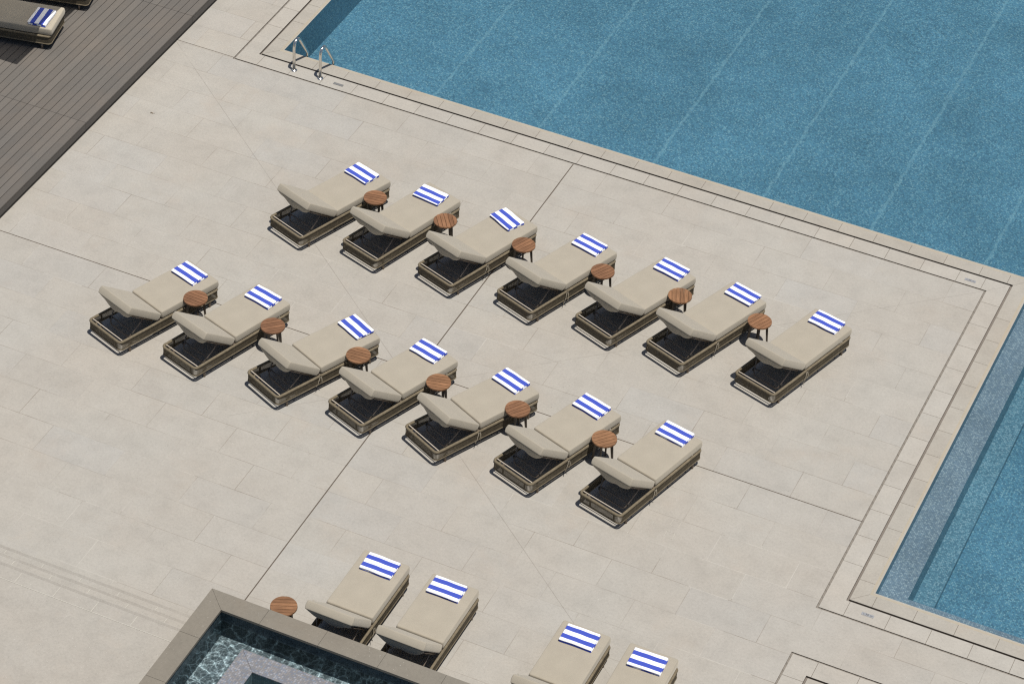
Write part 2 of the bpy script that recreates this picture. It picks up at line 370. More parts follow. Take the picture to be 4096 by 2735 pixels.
def pillow(bm, L, W, H, rc=.05, re=.03, crown=.008, wr=.0, seed=0, side=.006, mi=0, z0=0.0, cx=0.0, cy=0.0, xf=None):
    """soft slab: x in +-L/2, y in +-W/2, z from z0 to z0+H (+crown)"""
    base = densify(rrect(.5 * L, .5 * W, rc, 5), .06)
    prof = []
    for k in range(5):                     # bottom edge
        a = R(90 * k / 4); prof.append((re * (1 - math.sin(a)), re * (1 - math.cos(a))))
    prof.append((-side, H * .5))
    for k in range(5):
        a = R(90 * k / 4); prof.append((re * (1 - math.cos(a)), H - re + re * math.sin(a)))
    prof = [(min(L, W) * .42, 0.0), (.10, 0.0)] + prof + [(.05, H + crown * .35), (.09, H + crown * .65), (.15, H + crown * .85), (.24, H + crown), (min(L, W) * .42, H + crown)]
    mx_ = min(L, W) * .42
    prof = [(min(i_, mx_ - .004 * (len(prof) - k)) if i_ > .03 else i_, z) for k, (i_, z) in enumerate(prof)]
    rings = []
    for (ins, z) in prof:
        sx = (.5 * L - ins) / (.5 * L); sy = (.5 * W - ins) / (.5 * W)
        ring = []
        for (x, y) in base:
            px, py = x * sx, y * sy
            pz = z
            if wr:
                nv = noise.noise(Vector((px * 5 + seed * 9.1, py * 5, seed * 3.7)))
                nv2 = noise.noise(Vector((px * 16 + seed, py * 16, pz * 22 + seed)))
                pz += wr * nv * (1.0 if z > H * .6 else .2) + wr * .35 * nv2
                px += wr * .5 * nv2; py += wr * .5 * nv
            co = Vector((px + cx, py + cy, pz + z0))
            ring.append(bm.verts.new(xf @ co if xf is not None else co))
        rings.append(ring)
    n = len(base)
    for A, B in zip(rings, rings[1:]):
        for j in range(n):
            f = bm.faces.new((A[j], A[(j + 1) % n], B[(j + 1) % n], B[j])); f.smooth = True; f.material_index = mi
    f = bm.faces.new(rings[0][::-1]); f.material_index = mi
    top = rings[-1]; cv = bm.verts.new(sum((v.co for v in top), Vector()) / n)
    for j in range(n):
        f = bm.faces.new((top[j], top[(j + 1) % n], cv)); f.smooth = True; f.material_index = mi

# --------------------------------------------------------------------------
# ground, pool, drains: one grid of axis-aligned cells, each with its own level
# --------------------------------------------------------------------------
PX0, PY0, PX1, PY1 = -12.91, .645, .645, -7.28          # pool water edges (the L-shaped corner)
BX0, BX1, BY0, BY1 = -30.0, 16.0, -22.0, 20.0
def in_pool(x, y, d): return (x > PX0 - d and y > PY0 - d) or (x > PX1 - d and y > PY1 - d)
def dist(x, y):
    lo = 9
    for d in DS:
        if in_pool(x, y, d): return d
    return 9
DS = [0.0, .028, .058, .286, .323, .625, .658]
NAMES = ['pool', 'lip', 'band', 'coping', 'inner_slot', 'strip', 'outer_slot']
SX, SY = -.02, -8.895                                       # second basin's drain corner, lower right
DS2 = [0.0, .028, .335, .369]
def zone(x, y):
    d = dist(x, y)
    if d < 9:
        nm = NAMES[DS.index(d)]
        if nm == 'pool':
            if PX1 < x < PX1 + .41 and y < PY0 - .05: return 'ledge'
            if x > PX1 and y < PY1 + .30: return 'ledge'
            if PX1 < x < PX1 + .725 and y < PY0 - .05: return 'step'
            return 'floor'
        if nm in ('coping', 'strip'):      # which run of the border is this cell on?
            if nm == 'strip' and 0 < x < PX1 - .322 and 0 < y < PY0 - .322: return 'strip_c'
            if y < -7.0 and y < PY1 and x > PX1 - d: return nm + '_xn' if x > PX1 - .33 else 'strip_c'
            if x < PX1 and y < PY0 and y > PY0 - .7: return nm + '_x'
            return nm + ('_yl' if x < -5 else '_y')
        return nm
    e = min(x - SX, SY - y)
    if e > 0:
        if e < .03: return 'outer_slot'
        if e < .335: return 'strip_xn' if SY - y < .335 else 'strip_y3'
        if e < .37: return 'inner_slot'
        return 'coping_x' if e < .65 else 'paving'
    if x < -14.68 and y > -12: return 'under_deck'
    if x < -7.2 and y < -12.17:
        return 'step3' if y < -12.707 else ('step2' if y < -12.433 else 'step1')
    return 'paving'
g = G('drain_floor_metal'); M['slot_floor'] = g.done(g.mix(g.noise(g.pos(), 14, 3), (.14, .12, .10), (.23, .20, .17)), .55)
LEVEL = dict(strip_xn=0, strip_yl=0, strip_y3=0, strip_c=0, coping_xn=0, coping_yl=0, ledge=-.20, step=-.60, floor=-.72, lip=-.002, band=0, coping_x=0, coping_y=0, inner_slot=-.034, strip_x=0, strip_y=0,
             outer_slot=-.016, paving=0, under_deck=0, step1=.15, step2=.30, step3=.45)
OWNER = dict(ledge='pool_basin', step='pool_basin', floor='pool_basin', lip='pool_coping', band='pool_coping', coping_x='pool_coping', coping_y='pool_coping',
             inner_slot='drain_channel', outer_slot='drain_channel', strip_x='border_paving', strip_y='border_paving', paving='paving', under_deck='paving',
             step1='steps', step2='steps', step3='platform')
MATS = {k: k for k in ('strip_xn', 'strip_yl', 'strip_y3', 'strip_c', 'coping_xn', 'coping_yl')}
for k in MATS: OWNER[k] = 'border_paving' if k[0] == 's' else 'pool_coping'
MATS.update(ledge='mosaic_ledge', step='mosaic_step', floor='mosaic_pool', lip='coping_lip', band='coping_band', coping_x='coping_x', coping_y='coping_y',
            inner_slot='slot_floor', outer_slot='grille', strip_x='strip_x', strip_y='strip_y', paving='paving', under_deck='paving',
            step1='curb_step', step2='curb_step', step3='curb_step')
M['curb_step'] = stone('step_stone', tuple(c * .97 for c in STONE), lines=[(0, 1, -(yy - .022 - .016 * k), .0035, .34, None, None) for yy in (-12.17, -12.433, -12.707) for k in range(3)])
xs = sorted({BX0, BX1, -14.68, -7.2, PX1 + .41, PX1 + .725, SX, SX + .03, SX + .335, SX + .37, SX + .65} | {PX0 - d for d in DS} | {PX1 - d for d in DS})
ys = sorted({BY0, BY1, -12.0, -12.17, -12.433, -12.707, PY1 + .30, PY0 - .05, SY, SY - .03, SY - .335, SY - .37, SY - .65} | {PY0 - d for d in DS} | {PY1 - d for d in DS})
bms = {k: bmesh.new() for k in set(OWNER.values())}
mlist = {k: [] for k in bms}
def midx(owner, mat):
    if mat not in mlist[owner]: mlist[owner].append(mat)
    return mlist[owner].index(mat)
Z = [[zone((xs[i] + xs[i + 1]) / 2, (ys[j] + ys[j + 1]) / 2) for j in range(len(ys) - 1)] for i in range(len(xs) - 1)]
def quad(owner, mat, pts):
    b = bms[owner]; f = b.faces.new([b.verts.new(p) for p in pts]); f.material_index = midx(owner, mat)
for i in range(len(xs) - 1):
    for j in range(len(ys) - 1):
        a = Z[i][j]; za = LEVEL[a]; x0, x1, y0, y1 = xs[i], xs[i + 1], ys[j], ys[j + 1]
        quad(OWNER[a], MATS[a], [(x0, y0, za), (x1, y0, za), (x1, y1, za), (x0, y1, za)])
        for di, dj in ((1, 0), (0, 1)):
            if i + di >= len(xs) - 1 or j + dj >= len(ys) - 1: continue
            b = Z[i + di][j + dj]; zb = LEVEL[b]
            if abs(za - zb) < 1e-6: continue
            hi, lo = (a, b) if za > zb else (b, a); zh, zl = max(za, zb), min(za, zb)
            own, mat = OWNER[hi], MATS[hi]
            if OWNER[lo] == 'pool_basin' and OWNER[hi] == 'pool_coping': own, mat = 'pool_basin', 'mosaic_pool'
            if own == 'pool_basin' and hi == 'ledge': mat = 'mosaic_pool'
            if 'slot' in lo: own, mat = 'drain_channel', 'channel'
            pts = [(x1, y0), (x1, y1)] if di else [(x1, y1), (x0, y1)]
            if zb > za: pts = pts[::-1]
            (ax, ay), (bx, by) = pts
            quad(own, mat, [(ax, ay, zl), (bx, by, zl), (bx, by, zh), (ax, ay, zh)])
for k, b in bms.items():
    bmesh.ops.remove_doubles(b, verts=b.verts, dist=1e-5)
    link(k, b, mlist[k], kind='structure')

# water surface of the pool (L shape)
bm = bmesh.new()
def plane(bm, x0, x1, y0, y1, z): bm.faces.new([bm.verts.new(p) for p in ((x0, y0, z), (x1, y0, z), (x1, y1, z), (x0, y1, z))])
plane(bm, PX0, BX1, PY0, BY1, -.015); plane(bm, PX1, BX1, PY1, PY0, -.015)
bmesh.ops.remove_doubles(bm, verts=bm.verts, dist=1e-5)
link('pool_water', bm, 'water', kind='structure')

# pale joints of the steps (the nosing grooves are lines in the step stone)
bm = bmesh.new()
for k in range(18):
    xa = -8.675 - 1.203 * k * 0 - .6015 * 2 * k * .5
    for (ya, yb, zz, off) in ((-12.245, -12.43, .15, 0.0), (-12.505, -12.70, .30, .30), (-12.78, -12.985, .45, .0)):
        x = -8.07 - .6015 * k + off
        plane(bm, x - .005, x + .005, yb, ya, zz + .004)
plane(bm, -10.35, -7.3, -12.993, -12.983, .454); plane(bm, -16, -11.0, -12.992, -12.984, .454)
link('step_joints', bm, 'grout', kind='structure')

# --------------------------------------------------------------------------
# wooden deck
# --------------------------------------------------------------------------
bm = bmesh.new()
DX, BWID = -14.665, .1405
for i in range(62):
    x1 = DX - BWID * i - .005; x0 = DX - BWID * (i + 1) + .005
    if i == 0: x1 = DX
    for j in range(-3, 5):
        y0 = -3.06 + 3.6 * j + .003; y1 = y0 + 3.6 - .006
        if y1 < -11: continue
        box(bm, x0, x1, max(y0, -11.9), y1, .172, .2)
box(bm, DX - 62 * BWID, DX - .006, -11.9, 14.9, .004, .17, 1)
for j in range(-3, 5):
    y0 = -3.06 + 3.6 * j + .003
    box(bm, DX - .02, DX - .003, max(y0, -11.9), y0 + 3.594, .052, .167, 2)
    box(bm, DX - .02, DX - .010, max(y0, -11.9), y0 + 3.594, .006, .048, 2)
bmesh.ops.recalc_face_normals(bm, faces=bm.faces)
link('wooden_deck', bm, ['deck', 'dark', 'fascia'], kind='structure')

# --------------------------------------------------------------------------
# spa
# --------------------------------------------------------------------------
spa = empty('spa', (-7.29, -12.11, 0)); tag(spa, 'raised square spa with stone curb, dark mosaic walls and rippling shallow water', 'spa')
spa_l = Matrix.Translation((7.29, 12.11, 0))
SXA, SXB, SYA, SYB = -7.29, -2.9, -16.6, -12.11; CW = .303; ZC = .75; ZW = .53
def part(name, bm, mats, parent, smooth=False):
    bm.transform(spa_l); return link(name, bm, mats, parent, smooth)
def ringbox(bm, x0, x1, y0, y1, w, z0, z1, joints=False):
    """rectangular ring of four mitred runs"""
    o = [(x0, y0), (x1, y0), (x1, y1), (x0, y1)]; i_ = [(x0 + w, y0 + w), (x1 - w, y0 + w), (x1 - w, y1 - w), (x0 + w, y1 - w)]
    for k in range(4):
        a, b, c, d = o[k], o[(k + 1) % 4], i_[(k + 1) % 4], i_[k]
        n = 1
        if joints:
            L = math.hypot(b[0] - a[0], b[1] - a[1]); n = max(1, round(L / .82))
        for q in range(n):
            t0 = q / n; t1 = (q + 1) / n; gap = .0022
            def lp(p, r, t): return (p[0] + (r[0] - p[0]) * t, p[1] + (r[1] - p[1]) * t)
            # tile seams are square to the run except at the mitres
            def at(t, first, last):
                P = lp(a, b, t)
                if first: return P, d
                if last: return P, c
                dx, dy = (b[0] - a[0]), (b[1] - a[1]); L = math.hypot(dx, dy); nx, ny = -dy / L * w, dx / L * w
                return P, (P[0] + nx, P[1] + ny)
            A0, A1 = at(t0, q == 0, False); B0, B1 = at(t1, False, q == n - 1)
            ux, uy = (b[0] - a[0]), (b[1] - a[1]); L = math.hypot(ux, uy); ux *= gap / L; uy *= gap / L
            P = [(A0[0] + ux, A0[1] + uy), (B0[0] - ux, B0[1] - uy), (B1[0] - ux, B1[1] - uy), (A1[0] + ux, A1[1] + uy)]
            lo = [bm.verts.new((*p, z0)) for p in P]; hi = [bm.verts.new((*p, z1)) for p in P]
            bm.faces.new(hi); bm.faces.new(lo[::-1])
            for e in range(4): bm.faces.new((lo[e], lo[(e + 1) % 4], hi[(e + 1) % 4], hi[e]))
bm = bmesh.new(); ringbox(bm, SXA, SXB, SYA, SYB, CW, ZC - .04, ZC, True); part('curb', bm, 'curb', spa)
bm = bmesh.new(); ringbox(bm, SXA + .01, SXB - .01, SYA + .01, SYB - .01, CW - .025, .0, ZC - .041)
part('wall', bm, 'mosaic_spa', spa)
bm = bmesh.new(); box(bm, SXA + .28, SXB - .28, SYA + .28, SYB - .28, .10, .24); part('seat', bm, 'mosaic_seat', spa)
RX0, RX1, RY0, RY1 = -6.495, SXB - .8, SYA + .62, -12.722
bm = bmesh.new(); ringbox(bm, RX0, RX1, RY0, RY1, .315, .242, ZW - .012); part('rim', bm, 'mosaic_rim', spa)
bm = bmesh.new(); plane(bm, RX0 + .31, RX1 - .31, RY0 + .31, RY1 - .31, .244)
part('tub', bm, 'mosaic_tub', spa)
bm = bmesh.new()
wx0, wx1, wy0, wy1 = SXA + CW - .016, SXB - CW + .016, SYA + CW - .016, SYB - CW + .016
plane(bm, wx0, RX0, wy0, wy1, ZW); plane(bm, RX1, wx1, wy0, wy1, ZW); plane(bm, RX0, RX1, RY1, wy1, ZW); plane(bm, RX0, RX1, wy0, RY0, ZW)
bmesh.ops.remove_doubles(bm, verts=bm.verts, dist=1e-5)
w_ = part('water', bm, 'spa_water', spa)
bm = bmesh.new(); plane(bm, RX0 + .315, RX1 - .315, RY0 + .315, RY1 - .315, ZW - .03)
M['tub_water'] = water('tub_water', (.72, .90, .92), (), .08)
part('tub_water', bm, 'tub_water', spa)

# --------------------------------------------------------------------------
# sun loungers
# --------------------------------------------------------------------------
CU, CV = .80, .35           # local origin = middle of the footprint
FX0, FX1, FY0, FY1 = -.213, 1.765, -.030, .745
ZB, ZT = .088, .266
LIFT = .024              # the whole body sits this much higher than its drawing heights
def lp(u, v, z): return (u - CU, v - CV, z)
fcx, fcy = (FX0 + FX1) / 2 - CU, (FY0 + FY1) / 2 - CV
fhx, fhy = (FX1 - FX0) / 2, (FY1 - FY0) / 2
def loop(ins, z, n=6): return [(x + fcx, y + fcy, z) for x, y in rrect(fhx - ins, fhy - ins, .062 - ins * .5, n)]
def frame_meshes():
    out = {}
    bm = bmesh.new(); tube(bm, loop(.02, ZT - .02), .021, 8, True); out['top_rail'] = (bm, 'cord')
    bm = bmesh.new(); tube(bm, loop(.016, ZB + .014), .013, 8, True); out['lower_rail'] = (bm, 'cord')
    bm = bmesh.new()
    path = loop(.017, 0, 8); per = []
    for i, a in enumerate(path):
        b = path[(i + 1) % len(path)]; per.append((Vector(a), Vector(b), (Vector(b) - Vector(a)).length))
    tot = sum(p[2] for p in per); n = int(tot / .0165); 
    for k in range(n):
        s_ = tot * (k + .5) / n
        for a, b, l in per:
            if s_ <= l: break
            s_ -= l
        t = (b - a).normalized(); nrm = Vector((t.y, -t.x, 0)); c = a + t * s_
        wdt = .0061
        if k % 26 == 0: wdt = .010
        for off in (.006, ):
            p0 = c + nrm * off
            vs = []
            for z in (ZB + .012, ZT - .02):
                for sgn, dep in ((-1, -.0015), (-1, .0015), (1, .0015), (1, -.0015)):
                    vs.append(bm.verts.new((p0.x + t.x * wdt * sgn + nrm.x * dep, p0.y + t.y * wdt * sgn + nrm.y * dep, z)))
            for e in range(4): bm.faces.new((vs[e], vs[(e + 1) % 4], vs[4 + (e + 1) % 4], vs[4 + e]))
    bmesh.ops.recalc_face_normals(bm, faces=bm.faces)
    out['woven_cord'] = (bm, 'cord_shaded')
    bm = bmesh.new(); box(bm, *[c for c in (FX0 + .074 - CU, FX0 + .088 - CU)], FY0 + .035 - CV, FY1 - .035 - CV, ZT - .022, ZT - .012); out['front_bar'] = (bm, 'bar')
    bm = bmesh.new()
    for v in (FY0 + .05, FY1 - .05):                      # diagonal rods inside the long sides
        for (u0, u1) in ((.45, .95), (1.0, 1.55)):
            tube(bm, [lp(u0, v, ZB + .03), lp(u1, v, ZT - .03)], .006, 6)
    for u in (.62, 1.1, 1.6):
        box(bm, u - .02 - CU, u + .02 - CU, FY0 + .04 - CV, FY1 - .04 - CV, ZT - .03, ZT - .008)
    out['seat_frame'] = (bm, 'frame')
    return out
def hxf(hu, hz, ang):
    """headrest frame: x along the cushion (0 at hinge, negative to the head), z up off its top face"""
    return Matrix.Translation(lp(hu, .3525, hz)) @ Matrix.Rotation(R(ang), 4, 'Y')
KINDS = {  # hinge u, hinge z, length, angle, seat start
    'A': (.60, .400, .752, 36.8, .578), 'B': (.626, .372, .725, 37.6, .630), 'C': (.612, .380, .757, 45.0, .625), 'D': (.60, .400, .752, 34, .60)}
MESH = {}
def lounger_parts(kind, var):
    hu, hz, hl, ang, ss = KINDS[kind]; parts = []
    key = (kind, var)
    if key in MESH: return MESH[key]
    if 'frame' not in MESH:
        MESH['frame'] = frame_meshes()
        MESH['frame'] = {k: mesh_of(k, b, m) for k, (b, m) in MESH['frame'].items()}
        bm = bmesh.new(); tube(bm, [(0, 0, 0.0), (0, 0, ZB + .01 + LIFT)], .021, 12, rs=[.019, .022]); MESH['leg'] = mesh_of('leg', bm, 'frame')
    res = {}
    bm = bmesh.new(); pillow(bm, 1.775 - ss, .712, .132, .030, .021, .004, .0025, var + 1, z0=.268, cx=(1.775 + ss) / 2 - CU, cy=.3525 - CV)
    res['seat_cushion'] = mesh_of('seat_cushion', bm, 'cushion')
    X = hxf(hu, hz, ang)
    bm = bmesh.new(); pillow(bm, hl, .716, .126, .020, .018, .003, .0022, var + 11, z0=-.128, cx=-hl / 2 + (.011 if kind == 'A' else .006), cy=0, xf=X)
    res['headrest_cushion'] = mesh_of('headrest_cushion', bm, 'cushion')
    # loose canvas pocket hanging below the back of the headrest
    bm = bmesh.new(); NV, NU = 26, 8; grid = []
    rnd = random.Random(var * 5 + ord(kind)); ph = rnd.uniform(0, 6); amp = rnd.uniform(.9, 1.12)
    for i in range(NV + 1):
        t = i / NV; v = -.345 + .69 * t
        prof = (t ** .5) * ((1 - t) ** .62) / .52
        row = []
        E = X @ Vector((-hl + .040, v, -.139))
        drop = (.175 * amp + .014 * math.sin(t * 9 + ph)) * prof + .004
        for j in range(NU + 1):
            q = j / NU
            # hangs from the head end and swings back under the cushion
            dx = .012 - .0 * prof * math.sin(q * PI * .75) + .045 * q * q + .010 * math.sin(t * 15 + ph) * q; dz = -drop * math.sin(q * PI * .5) + .010 * math.sin(t * 26 + ph * 2) * q * (1 - q) * 2
            row.append((E.x + dx, E.y, E.z + dz))
        row.append((E.x + .22, E.y, E.z - drop * .55))
        grid.append(row)
    NU += 1
    vs = [[bm.verts.new(p) for p in row] for row in grid]
    for i in range(NV):
        for j in range(NU):
            f = bm.faces.new((vs[i][j], vs[i][j + 1], vs[i + 1][j + 1], vs[i + 1][j])); f.smooth = True
    bmesh.ops.recalc_face_normals(bm, faces=bm.faces)
    bmesh.ops.solidify(bm, geom=bm.faces[:], thickness=.006)
    res['canvas_pocket'] = mesh_of('canvas_pocket', bm, 'flap')
    # backrest frame under the headrest + U-shaped prop and cross bar
    bm = bmesh.new()
    for v in (-.30, .30): tube(bm, [X @ Vector((-.05, v, -.155)), X @ Vector((-hl + .20, v, -.155))], .014, 8)
    for xx in (-.06, -.30, -hl + .20): tube(bm, [X @ Vector((xx, -.31, -.155)), X @ Vector((xx, .31, -.155))], .014, 8)
    res['backrest_frame'] = mesh_of('backrest_frame', bm, 'frame')
    bm = bmesh.new()
    T = X @ Vector((-.30, 0, -.16)); top = T
    def P(s, v): # s: 0 at top .. 1 at bottom
        return (top.x + (lp(.085, 0, 0)[0] - top.x) * s, v, top.z + (.125 - top.z) * s)
    pts = [P(0, -.31), P(.80, -.245), P(.93, -.228), P(.99, -.20), P(1.0, -.17), P(1.0, .17), P(.99, .20), P(.93, .228), P(.80, .245), P(0, .31)]
    tube(bm, pts, .0115, 8)
    tube(bm, [P(.72, -.25), P(.72, .25)], .0105, 8)
    res['prop'] = mesh_of('prop', bm, 'frame')
    for nm, sg in (('near', -1), ('far', 1)):
        bm = bmesh.new(); c = P(.76, .262 * sg); box(bm, c[0] - .022, c[0] + .022, c[1] - .014, c[1] + .014, c[2] - .03, c[2] + .012)
        res['prop_bracket' + nm] = mesh_of('prop_bracket', bm, 'black')
    MESH[key] = res
    return res
def mesh_of(name, bm, mat):
    me = bpy.data.meshes.new(name); bm.normal_update(); bm.to_mesh(me); bm.free(); me.materials.append(M[mat]); return me
def child(name, me, parent, loc=None):
    o = bpy.data.objects.new(name, me); C.objects.link(o); o.parent = parent
    if loc: o.location = loc
    return o
def ribbon(parent, var):
    rnd = random.Random(var); bm = bmesh.new()
    for s in (-1, 1):
        x = .585 - CU + s * .012; y = FY0 - CV; pts = []
        ln = rnd.uniform(.13, .2)
        for k in range(9):
            t = k / 8; pts.append((x + s * .05 * t * rnd.uniform(.6, 1) - .03 * t, y - .022 - .012 * math.sin(t * 3), .275 - ln * t))
        w = .006
        vs = [[bm.verts.new((p[0] - w, p[1], p[2])), bm.verts.new((p[0] + w, p[1] - .003, p[2]))] for p in pts]
        for a, b in zip(vs, vs[1:]): bm.faces.new((a[0], a[1], b[1], b[0]))
    box(bm, .575 - CU, .60 - CU, FY0 - CV - .026, FY0 - CV - .012, .262, .285)
    bmesh.ops.solidify(bm, geom=bm.faces[:], thickness=.0025)
    link('tie_ribbon', bm, 'ribbon', parent, loc=(0, 0, LIFT))
def make_lounger(kind, var, loc, rz, label, group, tie=False):
    t = empty('sun_lounger', (loc[0] + LIFT * .456, loc[1] - LIFT * .87, loc[2]), rz); tag(t, label, 'sun lounger', group)
    res = lounger_parts(kind, var)
    for k, me in MESH['frame'].items(): child(k, me, t, (0, 0, LIFT))
    for u in (.0, 1.586):
        for v in (.012, .688): child('leg', MESH['leg'], t, lp(u, v, 0))
    child('seat_cushion', res['seat_cushion'], t, (0, 0, LIFT))
    h = child('headrest_cushion', res['headrest_cushion'], t, (0, 0, LIFT)); child('canvas_pocket', res['canvas_pocket'], h)
    child('backrest_frame', res['backrest_frame'], t, (0, 0, LIFT))
    pr = child('prop', res['prop'], t, (0, 0, LIFT)); child('prop_bracket', res['prop_bracketnear'], pr); child('prop_bracket', res['prop_bracketfar'], pr)
    if tie: ribbon(t, var * 7 + int(loc[0] * 13) % 50)
    return t

ORD = ['first', 'second', 'third', 'fourth', 'fifth', 'sixth', 'seventh']
LOUNGERS = [
 ('A1',-10.053,-3.145,69.66),('A2',-8.796,-3.109,72.18),('A3',-7.453,-3.122,70.39),('A4',-6.074,-3.140,69.87),('A5',-4.741,-3.129,69.22),('A6',-3.535,-3.188,69.64),('A7',-2.096,-3.198,72.52),
 ('B1',-11.266,-6.694,69.49),('B2',-10.010,-6.688,71.28),('B3',-8.518,-6.695,65.48),('B4',-7.195,-6.680,68.76),('B5',-5.876,-6.714,63.90),('B6',-4.505,-6.698,70.66),('B7',-3.169,-6.707,74.58),
 ('C1',-5.609,-11.138,89.38),('C2',-4.558,-11.119,89.41),('C3',-2.589,-11.115,89.27),('C4',-1.596,-11.088,90.16),
 ('D1',-17.271,-1.364,12.11),('D2',-17.330,-.061,13.30)]
TIES = {'A3', 'A4', 'A6', 'A7', 'B3', 'B5', 'B6', 'B7', 'C1'}
GRP = {'A': 'sun loungers in the back row by the long pool edge', 'B': 'sun loungers in the middle row', 'C': 'sun loungers in the front row by the spa', 'D': 'sun loungers on the wooden deck'}
LBL = {}
for i in range(7):
    LBL[f'A{i+1}'] = f'beige sun lounger, {ORD[i]} from the left in the back row of seven'
    LBL[f'B{i+1}'] = f'beige sun lounger, {ORD[i]} from the left in the middle row of seven'
LBL['A1'] = 'beige sun lounger at the left end of the back row of seven'
LBL['A7'] = 'beige sun lounger at the right end of the back row, nearest the pool corner'
LBL['B1'] = 'beige sun lounger at the left end of the middle row, leftmost on the stone paving'
LBL['B7'] = 'beige sun lounger at the right end of the middle row'
LBL['C1'] = 'beige sun lounger beside the lone teak table, head behind the spa curb'
LBL['C2'] = 'beige sun lounger behind the spa curb, right one of the pair there'
LBL['C3'] = 'beige sun lounger in the front row, third from the left, cut by the picture edge'
LBL['C4'] = 'beige sun lounger at the right end of the front row, foot end showing'
LBL['D1'] = 'half shaded beige sun lounger holding a towel on the wooden deck'
LBL['D2'] = 'sun lounger at the top edge on the wooden deck, only woven side showing'
for idx, (k, x, y, a) in enumerate(LOUNGERS):
    make_lounger(k[0], idx % 3, (x, y, .2 if k[0] == 'D' else 0), R(a), LBL[k], GRP[k[0]], k in TIES)

# --------------------------------------------------------------------------
# towels
# --------------------------------------------------------------------------
TOWELS = [
 ('A1',-9.876,-2.433,71.3,1),('A2',-8.639,-2.430,80.9,1),('A3',-7.293,-2.427,62.4,1),('A4',-5.866,-2.406,75.5,0),('A5',-4.482,-2.367,75.9,0),('A6',-3.258,-2.430,74.1,0),('A7',-1.868,-2.451,77.4,0),
 ('B1',-11.066,-5.983,72.0,0),('B2',-9.795,-5.964,76.2,0),('B3',-8.215,-5.945,63.7,0),('B4',-7.001,-5.935,74.8,0),('B5',-5.612,-5.978,70.6,0),('B6',-4.317,-5.948,73.3,0),('B7',-2.991,-5.943,77.8,2),
 ('C1',-5.606,-10.391,89.0,2),('C2',-4.589,-10.375,89.7,0),('C3',-2.594,-10.389,89.5,0),('C4',-1.601,-10.385,91.5,2),('D1',-16.561,-1.284,8.8,0)]
TM = [(towel_mat(f'striped_towel_{n}', ph), towel_mat(f'striped_towel_underlayer_{n}', ph + .035, True)) for n, ph in (('even', .0395 + .079), ('blue_edge', .1), ('thin_edge', .046 + .079))]
TM[1] = (towel_mat('striped_towel_blue_edge', .0395 + .112), TM[1][1])
TMESH = {}
def towel_mesh(ph, var):
    if (ph, var) in TMESH: return TMESH[(ph, var)]
    rnd = random.Random(var * 31 + ph); bm = bmesh.new()
    L, W = .335, .478
    z = 0.0
    for k, (h, mi) in enumerate(((.016, 1), (.015, 1), (.020, 0))):
        dW = rnd.uniform(-.012, .004) if k < 2 else 0; dL = rnd.uniform(-.010, .0) if k < 2 else 0
        pillow(bm, L + dL, W + dW, h, .012, h * .48, 0.0, .0012 if k == 2 else 0.0, var * 7 + k, side=.002, mi=mi, z0=z, cx=rnd.uniform(-.003, .003), cy=-.004 if k < 2 else 0.0)
        z += h - .0012
    # gentle slump so edges follow the cushion
    for v in bm.verts:
        d = max(abs(v.co.x) / (L / 2), abs(v.co.y) / (W / 2))
        v.co.z += .004 * noise.noise(Vector((v.co.x * 7 + var, v.co.y * 7, var))) - .004 * max(0, d - .75)
        v.co.x += .006 * noise.noise(Vector((v.co.y * 6 + var * 3, 1.5, var))); v.co.y += .006 * noise.noise(Vector((v.co.x * 6, 4.5, var * 2)))
    me = bpy.data.meshes.new('towel'); bm.to_mesh(me); bm.free()
    me.materials.append(TM[ph][0]); me.materials.append(TM[ph][1])
    TMESH[(ph, var)] = me; return me
ROWN = {'A': 'back row', 'B': 'middle row', 'C': 'front row'}
for i, (k, x, y, a, ph) in enumerate(TOWELS):
    o = bpy.data.objects.new('folded_towel', towel_mesh(ph, i % 4)); C.objects.link(o)
    o.location = (x + LIFT * .456, y - LIFT * .87, .406 + LIFT + (.2 if k[0] == 'D' else 0)); o.rotation_euler = (0, 0, R(a))
    n = int(k[1]) - 1
    if k[0] == 'D': lab = 'blue and white striped towel, half in shade, folded on the lounger on the wooden deck'
    else: lab = f'folded blue striped towel on the {ORD[n]} lounger from the left in the {ROWN[k[0]]}'
    if k == 'B7': lab = 'striped towel with a crumpled lower edge on the right end lounger of the middle row'
    if k == 'A7': lab = 'folded blue and white striped towel on the right end lounger of the back row'
    if k == 'C1': lab = 'striped towel with a thin blue lower edge on the lounger beside the lone table'
    if k == 'C2': lab = 'folded striped towel on the right lounger of the pair behind the spa'
    tag(o, lab, 'towel', 'folded striped towels on the loungers')

# --------------------------------------------------------------------------
# side tables
# --------------------------------------------------------------------------
TABLES = [(-9.385,-2.931,10),(-8.136,-2.943,-55),(-6.776,-2.922,66),(-5.407,-2.950,62),(-4.107,-2.939,-68),(-2.783,-2.941,66),
 (-10.678,-6.494,-2),(-9.328,-6.528,43),(-7.875,-6.536,5),(-6.543,-6.533,14),(-5.251,-6.533,56),(-3.855,-6.545,50),(-6.408,-11.711,24)]
HT = .46
bm = bmesh.new()
rad = .188; ns = 6; sw = 2 * rad / ns
for k in range(ns):
    y0 = -rad + sw * k + .0028; y1 = y0 + sw - .0056
    pts = []
    for q in range(9):
        y = y0 + (y1 - y0) * q / 8; pts.append((math.sqrt(max(0.0001, rad * rad - y * y)), y))
    poly = pts + [(-x, y) for x, y in pts[::-1]]
    lo = [bm.verts.new((x, y, HT - .022)) for x, y in poly]; hi = [bm.verts.new((x * .985, y, HT)) for x, y in poly]
    bm.faces.new(hi); bm.faces.new(lo[::-1])
    for e in range(len(poly)): bm.faces.new((lo[e], lo[(e + 1) % len(poly)], hi[(e + 1) % len(poly)], hi[e]))
bmesh.ops.recalc_face_normals(bm, faces=bm.faces)
